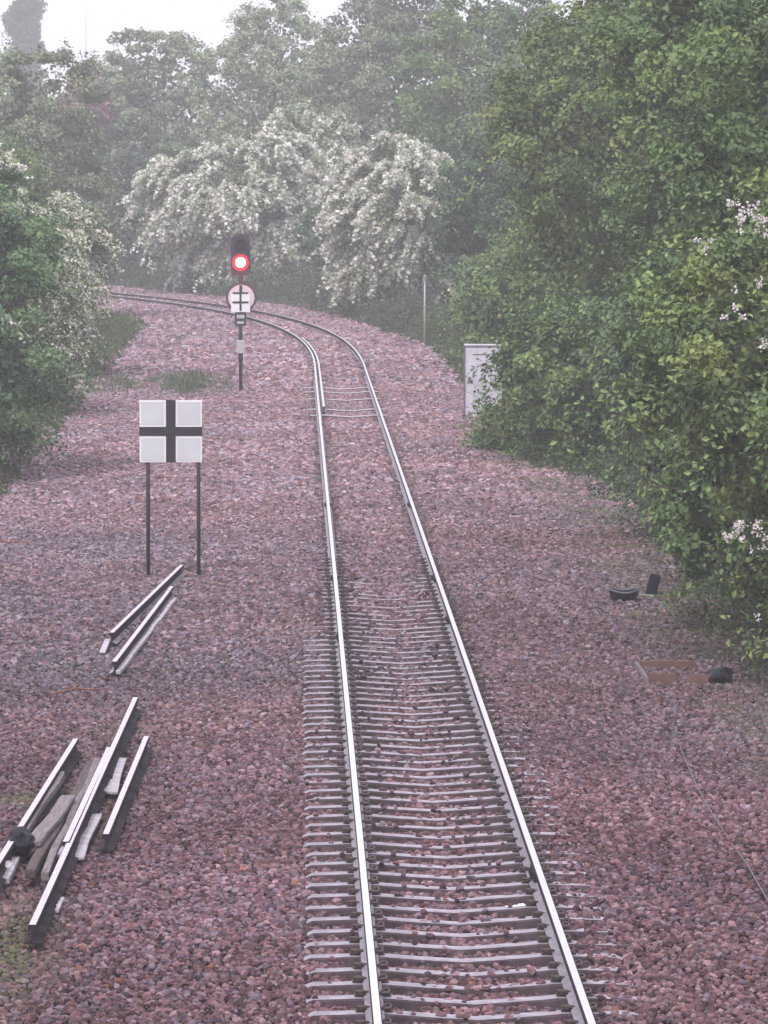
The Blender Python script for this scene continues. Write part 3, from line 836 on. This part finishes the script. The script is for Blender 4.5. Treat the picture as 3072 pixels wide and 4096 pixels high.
    if Fl:
        Vv, Fc, Cc = join(Fl)
        link('blossom', mesh_np('blossom', Vv - o_, Fc, M['blossom'], Cc), root)
    b = MB()
    tips = [tuple(lc[i_] - o_) for i_ in range(min(len(lc), 11))]
    limbs(b, Vector((0, 0, 0)), tips, r0, max(1.0, (zb - base.z) + (zt - zb) * .3))
    if cy < 190:
        for _ in range(60):
            i_ = random.randrange(len(lc)); dv = Vector((random.gauss(0, 1), random.gauss(0, 1) - .5, random.gauss(0, .6) + .3)).normalized()
            a_ = Vector(lc[i_] - o_); R_ = float(lr[i_][0]) * random.uniform(1.0, 1.35)
            if a_.z + dv.z * R_ < .3: continue
            t0 = .006 + .00007 * cy
            m_1 = a_ + dv * R_ * .5 + Vector((random.gauss(0, .15), random.gauss(0, .15), .12)); e_ = a_ + dv * R_
            b.tube([a_, m_1, e_], [t0 * 3.5, t0 * 2.2, t0 * .8], 4)
            f_ = m_1.lerp(e_, .4); g_ = f_ + (dv + Vector((random.gauss(0, .7), random.gauss(0, .7), random.gauss(0, .5)))).normalized() * R_ * .5
            b.tube([f_, g_], [t0 * 1.6, t0 * .6], 4)
    b.build('trunk', M['bark'], root)
    return root

G_R = 'trees and bushes along the right side'
G_L = 'trees and bushes along the left side'
G_B = 'trees beyond the curve'
# right side, near to far
tree('hawthorn_bush', 'nearest fresh green bush at right edge with scattered pinkish white blossom', 8.3, 60.5, 3.7, 4.2, -.4, 7.6, .098, 110000, 'fresh', 'bush', nl=16, nc=330, group=G_R, sprays=450, r0=.13, spread=.36, tint=.95)
tree('ash_tree', 'tall dark green tree rising behind the nearest fresh green bush', 9.3, 72, 4.4, 5.0, .1, 12.5, .11, 110000, 'mid', nl=18, nc=330, group=G_R, sprays=500, r0=.2, spread=.42, tint=.85)
tree('sycamore_tree', 'mid-green leafy tree on the right with bare dark gap at its foot', 8.7, 88, 3.7, 4.6, 1.3, 11.0, .105, 90000, 'mid', nl=15, nc=300, group=G_R, sprays=500, r0=.2, spread=.42)
tree('dogwood_bush', 'low fresh green bush in front of the nearest tall bush, behind the black tub', 7.0, 66.5, 2.1, 2.6, -.35, 3.9, .09, 44000, 'mid', 'bush', nl=12, nc=190, group=G_R, sprays=150, r0=.08, spread=.3, tint=.9)
tree('privet_bush', 'dark shady bush filling the hollow between the low fresh bush and the hanging one', 7.7, 82, 2.7, 4.5, -.3, 5.0, .1, 42000, 'dark', 'bush', nl=12, nc=190, group=G_R, sprays=300, r0=.1, spread=.34, tint=1.1)
tree('bramble_bush', 'low bramble mound in front of the pale cabinet base', 4.95, 108.5, 1.1, 1.8, -.3, .95, .1, 9000, 'mid', 'bush', nl=8, nc=70, group=G_R, sprays=160, r0=.04, spread=.22)
tree('elder_bush', 'low hanging green bush spilling onto gravel in front of the cabinet', 6.0, 105, 1.95, 3.6, -.25, 3.6, .115, 36000, 'mid', 'bush', nl=10, nc=130, group=G_R, sprays=350, r0=.08, spread=.3, tint=.95)
tree('maple_tree', 'big light green tree overhanging the pale cabinet from above', 8.6, 109.5, 4.5, 5.6, 1.7, 12.0, .12, 90000, 'fresh', nl=16, nc=300, group=G_R, sprays=400, r0=.2, spread=.45, tint=.9)
tree('hazel_bush', 'dull green bush directly behind the pale cabinet', 7.0, 127, 2.8, 4.2, -.2, 5.6, .13, 32000, 'mid', 'bush', nl=11, nc=140, group=G_R, sprays=300, r0=.1, spread=.4)
tree('field_maple', 'green tree crowded behind the light green overhanging one', 9.8, 134, 4.4, 6, .4, 13.0, .14, 45000, 'mid', nl=14, nc=200, group=G_R, sprays=200, r0=.2, spread=.5)
tree('holly_tree', 'dark bluish green conical tree right of the white flowering bush', 7.0, 172, 2.8, 4.5, -.2, 7.8, .15, 36000, 'dark', nl=12, nc=170, group=G_R, sprays=200, r0=.15, spread=.42, tint=1.1)
tree('young_ash', 'thin-leaved twiggy tree with purplish branches above the dark conical one', 8.8, 186, 3.9, 5.5, 3.0, 14.5, .17, 20000, 'blue', nl=12, nc=130, group=G_R, sprays=260, r0=.2, spread=.6, sparse=1, tint=1.1)
tree('alder_bush', 'low green bush beside the thin pale marker post', 6.4, 152, 1.8, 4.5, -.25, 4.2, .14, 22000, 'mid', 'bush', nl=10, nc=110, group=G_R, sprays=200, r0=.08, spread=.35)
WH = (.92, .90, .84)
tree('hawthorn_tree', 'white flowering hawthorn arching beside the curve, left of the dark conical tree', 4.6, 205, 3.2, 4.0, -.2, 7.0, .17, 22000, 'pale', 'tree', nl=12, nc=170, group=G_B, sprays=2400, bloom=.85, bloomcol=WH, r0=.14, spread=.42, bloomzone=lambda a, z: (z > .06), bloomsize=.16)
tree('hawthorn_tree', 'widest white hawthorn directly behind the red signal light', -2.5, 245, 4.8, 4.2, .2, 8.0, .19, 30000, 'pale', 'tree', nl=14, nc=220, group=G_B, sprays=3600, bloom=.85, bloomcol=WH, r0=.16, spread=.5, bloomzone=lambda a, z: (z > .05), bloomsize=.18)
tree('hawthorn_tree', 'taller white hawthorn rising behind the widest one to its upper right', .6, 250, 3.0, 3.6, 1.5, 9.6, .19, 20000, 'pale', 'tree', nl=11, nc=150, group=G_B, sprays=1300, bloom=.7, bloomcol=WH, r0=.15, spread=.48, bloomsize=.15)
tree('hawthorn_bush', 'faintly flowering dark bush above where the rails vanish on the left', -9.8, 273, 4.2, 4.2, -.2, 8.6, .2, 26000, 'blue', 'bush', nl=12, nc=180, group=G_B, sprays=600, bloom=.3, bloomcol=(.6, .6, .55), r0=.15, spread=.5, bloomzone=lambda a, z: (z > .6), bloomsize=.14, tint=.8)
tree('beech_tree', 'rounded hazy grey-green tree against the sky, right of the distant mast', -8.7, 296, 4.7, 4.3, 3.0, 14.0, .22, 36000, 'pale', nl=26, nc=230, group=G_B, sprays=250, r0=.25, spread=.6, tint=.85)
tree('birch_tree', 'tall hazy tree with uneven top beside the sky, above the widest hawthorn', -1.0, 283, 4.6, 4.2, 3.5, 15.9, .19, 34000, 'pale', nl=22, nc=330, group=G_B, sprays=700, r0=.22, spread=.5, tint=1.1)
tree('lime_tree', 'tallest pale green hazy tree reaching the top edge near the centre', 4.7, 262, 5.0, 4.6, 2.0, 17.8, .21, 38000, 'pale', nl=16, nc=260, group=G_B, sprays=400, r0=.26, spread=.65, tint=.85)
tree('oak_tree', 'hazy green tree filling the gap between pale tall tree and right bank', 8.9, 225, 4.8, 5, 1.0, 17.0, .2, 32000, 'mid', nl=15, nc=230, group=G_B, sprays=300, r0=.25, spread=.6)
tree('copper_plum', 'small purplish copper-leaved tree left of the rounded hazy tree', -11.5, 276, 1.9, 2.0, 6.2, 11.6, .2, 9000, 'copper', nl=8, nc=70, group=G_B, sprays=80, r0=.14, spread=.5, tint=1.2)
tree('willow_bush', 'dim grey-green bush low behind the widest white hawthorn', -5.6, 262, 3.4, 3.0, -.2, 7.2, .2, 17000, 'blue', 'bush', nl=11, nc=120, group=G_B, sprays=150, r0=.14, spread=.5, tint=.95)
tree('privet_bush', 'dark low bush between the two white hawthorns', 2.4, 232, 2.4, 2.6, -.2, 5.2, .18, 14000, 'dark', 'bush', nl=10, nc=100, group=G_B, sprays=120, r0=.12, spread=.42, tint=1.2)
# left side
tree('privet_bush', 'nearest dark green bush at the left edge of view', -8.2, 101, 3.15, 5.2, -.4, 7.1, .11, 75000, 'dark', 'bush', nl=15, nc=260, group=G_L, sprays=500, bloom=.1, bloomcol=(.7, .66, .62), bloomzone=lambda a, z: (z > .1) & (z < .6), r0=.14, spread=.4, tint=1.5)
tree('hawthorn_bush', 'left bush thick with cream blossom above the gravel bend', -8.6, 125, 3.0, 5.6, -.3, 6.5, .12, 55000, 'mid', 'bush', nl=14, nc=230, group=G_L, sprays=2600, bloom=.95, bloomcol=(.86, .82, .76), r0=.14, spread=.4, bloomzone=lambda a, z: (a[:, 0] > -7.9) & (z > .15), bloomsize=.075)
tree('hawthorn_bush', 'left bush with cream blossom that hides the far end of the track', -9.5, 149, 3.1, 5.6, -.3, 5.7, .13, 42000, 'mid', 'bush', nl=13, nc=210, group=G_L, sprays=2400, bloom=.95, bloomcol=(.86, .82, .76), r0=.14, spread=.4, bloomsize=.085, bloomzone=lambda a, z: (a[:, 0] > -8.6) & (z > .2))
tree('hazel_bush', 'low green bush at the end of the left hedge near the rails', -9.9, 176, 2.9, 6, -.3, 4.2, .15, 26000, 'mid', 'bush', nl=11, nc=140, group=G_L, sprays=300, bloom=.15, bloomcol=(.7, .66, .6), r0=.1, spread=.4)
tree('sycamore_tree', 'broad pale green tree at upper left below the distant poplar', -12.0, 205, 4.9, 5, 1.0, 11.0, .17, 45000, 'pale', nl=16, nc=260, group=G_L, sprays=500, r0=.22, spread=.55, tint=.8)
tree('goat_willow', 'grey-green tree filling the left bank behind the flowering bushes', -11.3, 176, 3.6, 5, .0, 7.9, .15, 32000, 'mid', nl=13, nc=190, group=G_L, sprays=300, r0=.18, spread=.48, tint=.9)
tree('crack_willow', 'grey-green tree above the dark hollow where the track disappears', -12.8, 262, 3.4, 3.5, .5, 9.2, .2, 22000, 'blue', nl=12, nc=160, group=G_B, sprays=250, r0=.18, spread=.5)
# distant poplar
tree('poplar_tree', 'faint columnar poplar standing in haze at the top left corner', -30.6, 560, 2.3, 2.3, 4.5, 33.0, .36, 26000, 'dark', nl=26, nc=230, r0=.3, spread=.95, sprays=60, tint=.8)
tree('distant_tree', 'faint low tree in haze just right of the poplar', -25.5, 550, 3.6, 3.6, 2, 16.8, .36, 12000, 'dark', nl=10, nc=110, r0=.3, spread=.7, sprays=30)

# sparse pinkish white blossom clusters on the nearest bush
def clusters(parent, spots, n, rad, size, col, name='blossom'):
    base = np.array(parent.location); P = []
    for (px, py, Yd, cnt) in spots:
        d = CM @ Vector(((px - 1536) / F, -(py - 2048) / F, -1)); p = CAM + d * ((Yd - CAM.y) / d.y)
        for _ in range(cnt):
            c_ = np.array(p) + rng.normal(size=3) * np.array([rad * 1.3, .1, rad * 1.3])
            P.append(c_ + rng.normal(size=(n, 3)) * rad * .35)
    P = np.concatenate(P)
    A = leaf_arrays(P, np.array([[-.3, -1, .6]]), size, np.array([col]) * rng.uniform(.8, 1.1, (len(P), 1)), 1.0, .95)
    link(name, mesh_np(name, A[0] - base, A[1], M['blossom'], A[2]), parent)
nb = [o for o in bpy.data.objects if o.name == 'hawthorn_bush'][0]
clusters(nb, [(2962, 810, 57.6, 5), (2985, 850, 57.6, 6), (3005, 880, 57.5, 5), (3045, 905, 57.5, 5), (3066, 930, 57.5, 4), (2825, 985, 57.4, 3), (2955, 1228, 57.2, 4), (3062, 1150, 57.2, 4), (3055, 1370, 57.2, 5), (2935, 2100, 57.0, 5), (2965, 2130, 57.0, 6), (3020, 2150, 57., 5), (3060, 2130, 57., 5), (2920, 2150, 57., 3), (2960, 2500, 57., 1)], 8, .07, .033, (.80, .72, .75))

# ------------------------------------------------------------------ undergrowth, grass (uncountable)
def strip(n, y0, y1, side, hmin, hmax, inn, out, leaf, kind, name, grow=None):
    y = rng.uniform(y0, y1, n)
    e = rb(y) if side > 0 else lb(y)
    u = rng.uniform(-inn, out, n) + .35 * vnoise(y * 0, y, 1.6, 3) + .25 * vnoise(y * 0, y, .6, 6)
    x = e + side * u
    k_ = smooth(-inn, .5, u)
    hm = (hmin + (hmax - hmin) * np.clip(.5 + .6 * vnoise(x, y, 1.7, 9), 0, 1)) * k_
    z = terrain(x, y) + rng.random(n) ** .8 * hm
    P = np.stack([x, y, z], 1)
    pal = np.array(GREENS[kind]); c_ = pal[rng.integers(0, 3, n)] * rng.uniform(.7, 1.3, (n, 1)) * (1 + .25 * vnoise(x, y, .8, 2))[:, None] * .72
    return leaf_arrays(P, np.array([[-side * .5, -.4, .7]]), leaf, c_, .8, .4)
U = join([strip(9000, 46, 74, 1, .1, .8, .5, 1.6, .09, 'mid', ''), strip(3000, 74, 100, 1, .1, .35, .3, 1.6, .09, 'dark', ''), strip(7000, 100, 112, 1, .1, .7, .6, 1.6, .11, 'mid', ''), strip(20000, 110, 190, 1, .15, 1.3, .5, 1.6, .15, 'mid', ''),
          strip(26000, 185, 285, 1, .2, 1.7, .5, 2.2, .2, 'blue', ''), strip(30000, 85, 212, -1, .15, 1.0, .6, 1.8, .14, 'mid', ''), strip(9000, 212, 262, -1, .2, .9, .6, 2, .18, 'mid', '')])
tag(link('undergrowth', mesh_np('undergrowth', U[0], U[1], M['leaf'], U[2])), 'low weeds and brambles along the foot of the hedges', 'undergrowth', kind='stuff')
def grass(spots):
    V_ = []; F_ = []; C_ = []; o = 0
    for (px, py, sxm, sym, n, h, tone) in spots:
        c_ = at(px, py, -.27)
        x = c_.x + rng.normal(size=n) * sxm; y = c_.y + rng.normal(size=n) * sym
        z = terrain(x, y)
        clump = np.clip(.55 + .7 * vnoise(x, y, .5, 3), .15, 1.3)
        hh_ = h * rng.uniform(.4, 1.15, n) * clump
        lean = rng.normal(size=(n, 2)) * .35 * hh_[:, None]
        w2 = rng.uniform(.5, 1, n) * (.008 + .00009 * c_.y); a_ = rng.uniform(0, math.pi, n)
        dx, dy = np.cos(a_) * w2, np.sin(a_) * w2
        v0 = np.stack([x - dx, y - dy, z], 1); v1 = np.stack([x + dx, y + dy, z], 1)
        v2 = np.stack([x + lean[:, 0] + dx * .3, y + lean[:, 1] + dy * .3, z + hh_], 1); v3 = np.stack([x + lean[:, 0] - dx * .3, y + lean[:, 1] - dy * .3, z + hh_], 1)
        V_.append(np.stack([v0, v1, v2, v3], 1).reshape(-1, 3)); F_.append(np.arange(4 * n).reshape(-1, 4) + o); o += 4 * n
        C_.append(np.repeat(np.array([tone]) * rng.uniform(.7, 1.3, (n, 1)), 4, 0))
    return np.concatenate(V_), np.concatenate(F_), np.concatenate(C_)
gt = (.115, .15, .09); gd = (.13, .135, .06)
Gs = grass([(770, 1545, .55, 2.8, 6000, .34, gt), (560, 1535, .75, 2.6, 4000, .28, gt), (640, 1500, .9, 3.0, 2600, .22, gt), (440, 1560, .6, 2, 2000, .25, gt),
            (150, 2900, .55, 2.2, 2600, .05, gd), (330, 2960, .35, 1.2, 1300, .06, gd), (60, 2850, .3, 1.6, 1200, .05, gd), (150, 3140, .12, .5, 350, .07, gd), (90, 3590, .13, 1.0, 900, .08, (.12, .17, .06)), (70, 3720, .16, .6, 500, .07, (.12, .17, .06)),
            (170, 3500, .1, .3, 300, .08, gt), (450, 3420, .06, .12, 160, .07, gt), (560, 3490, .05, .1, 90, .06, gt),
            (2700, 2560, .35, 1.6, 900, .13, gt), (3000, 2950, .3, 1.5, 1200, .12, gt), (2950, 2800, .3, 1.5, 1500, .16, gt), (2560, 2250, .3, 2, 900, .15, gt)])
tag(link('grass', mesh_np('grass', *Gs[:2], M['leaf'], Gs[2])), 'thin grass and weeds growing through the gravel', 'grass', kind='stuff')

# ------------------------------------------------------------------ distant mast
mast = empty('radio_mast', (-31.5, 735, 0), 'very faint tall slender mast fading into haze at upper left', 'mast')
b = MB(); b.tube([(0, 0, -2), (0, 0, 44)], [.68, .55], 14); b.build('mast_shaft', M['brightwhite'], mast)
b = MB(); b.tube([(0, 0, 44), (0, 0, 47)], [.2, .08], 8); b.build('mast_tip', M['galv'], mast)

# ------------------------------------------------------------------ haze: the misty air
hm_, t_, p_ = mat('misty_air')
t_.nodes.remove(p_)
pv = t_.nodes.new('ShaderNodeVolumePrincipled')
pv.inputs['Color'].default_value = (.95, .965, 1.0, 1)
pv.inputs['Density'].default_value = 0.00105
pv.inputs['Anisotropy'].default_value = 0.0
t_.links.new(pv.outputs[0], t_.nodes['Material Output'].inputs['Volume'])
b = MB(); b.box(0, 340, 24.0, 904, 924, 53)
hz_o = b.build('haze', hm_)
tag(hz_o, kind='stuff')
hz_o.display_type = 'WIRE'
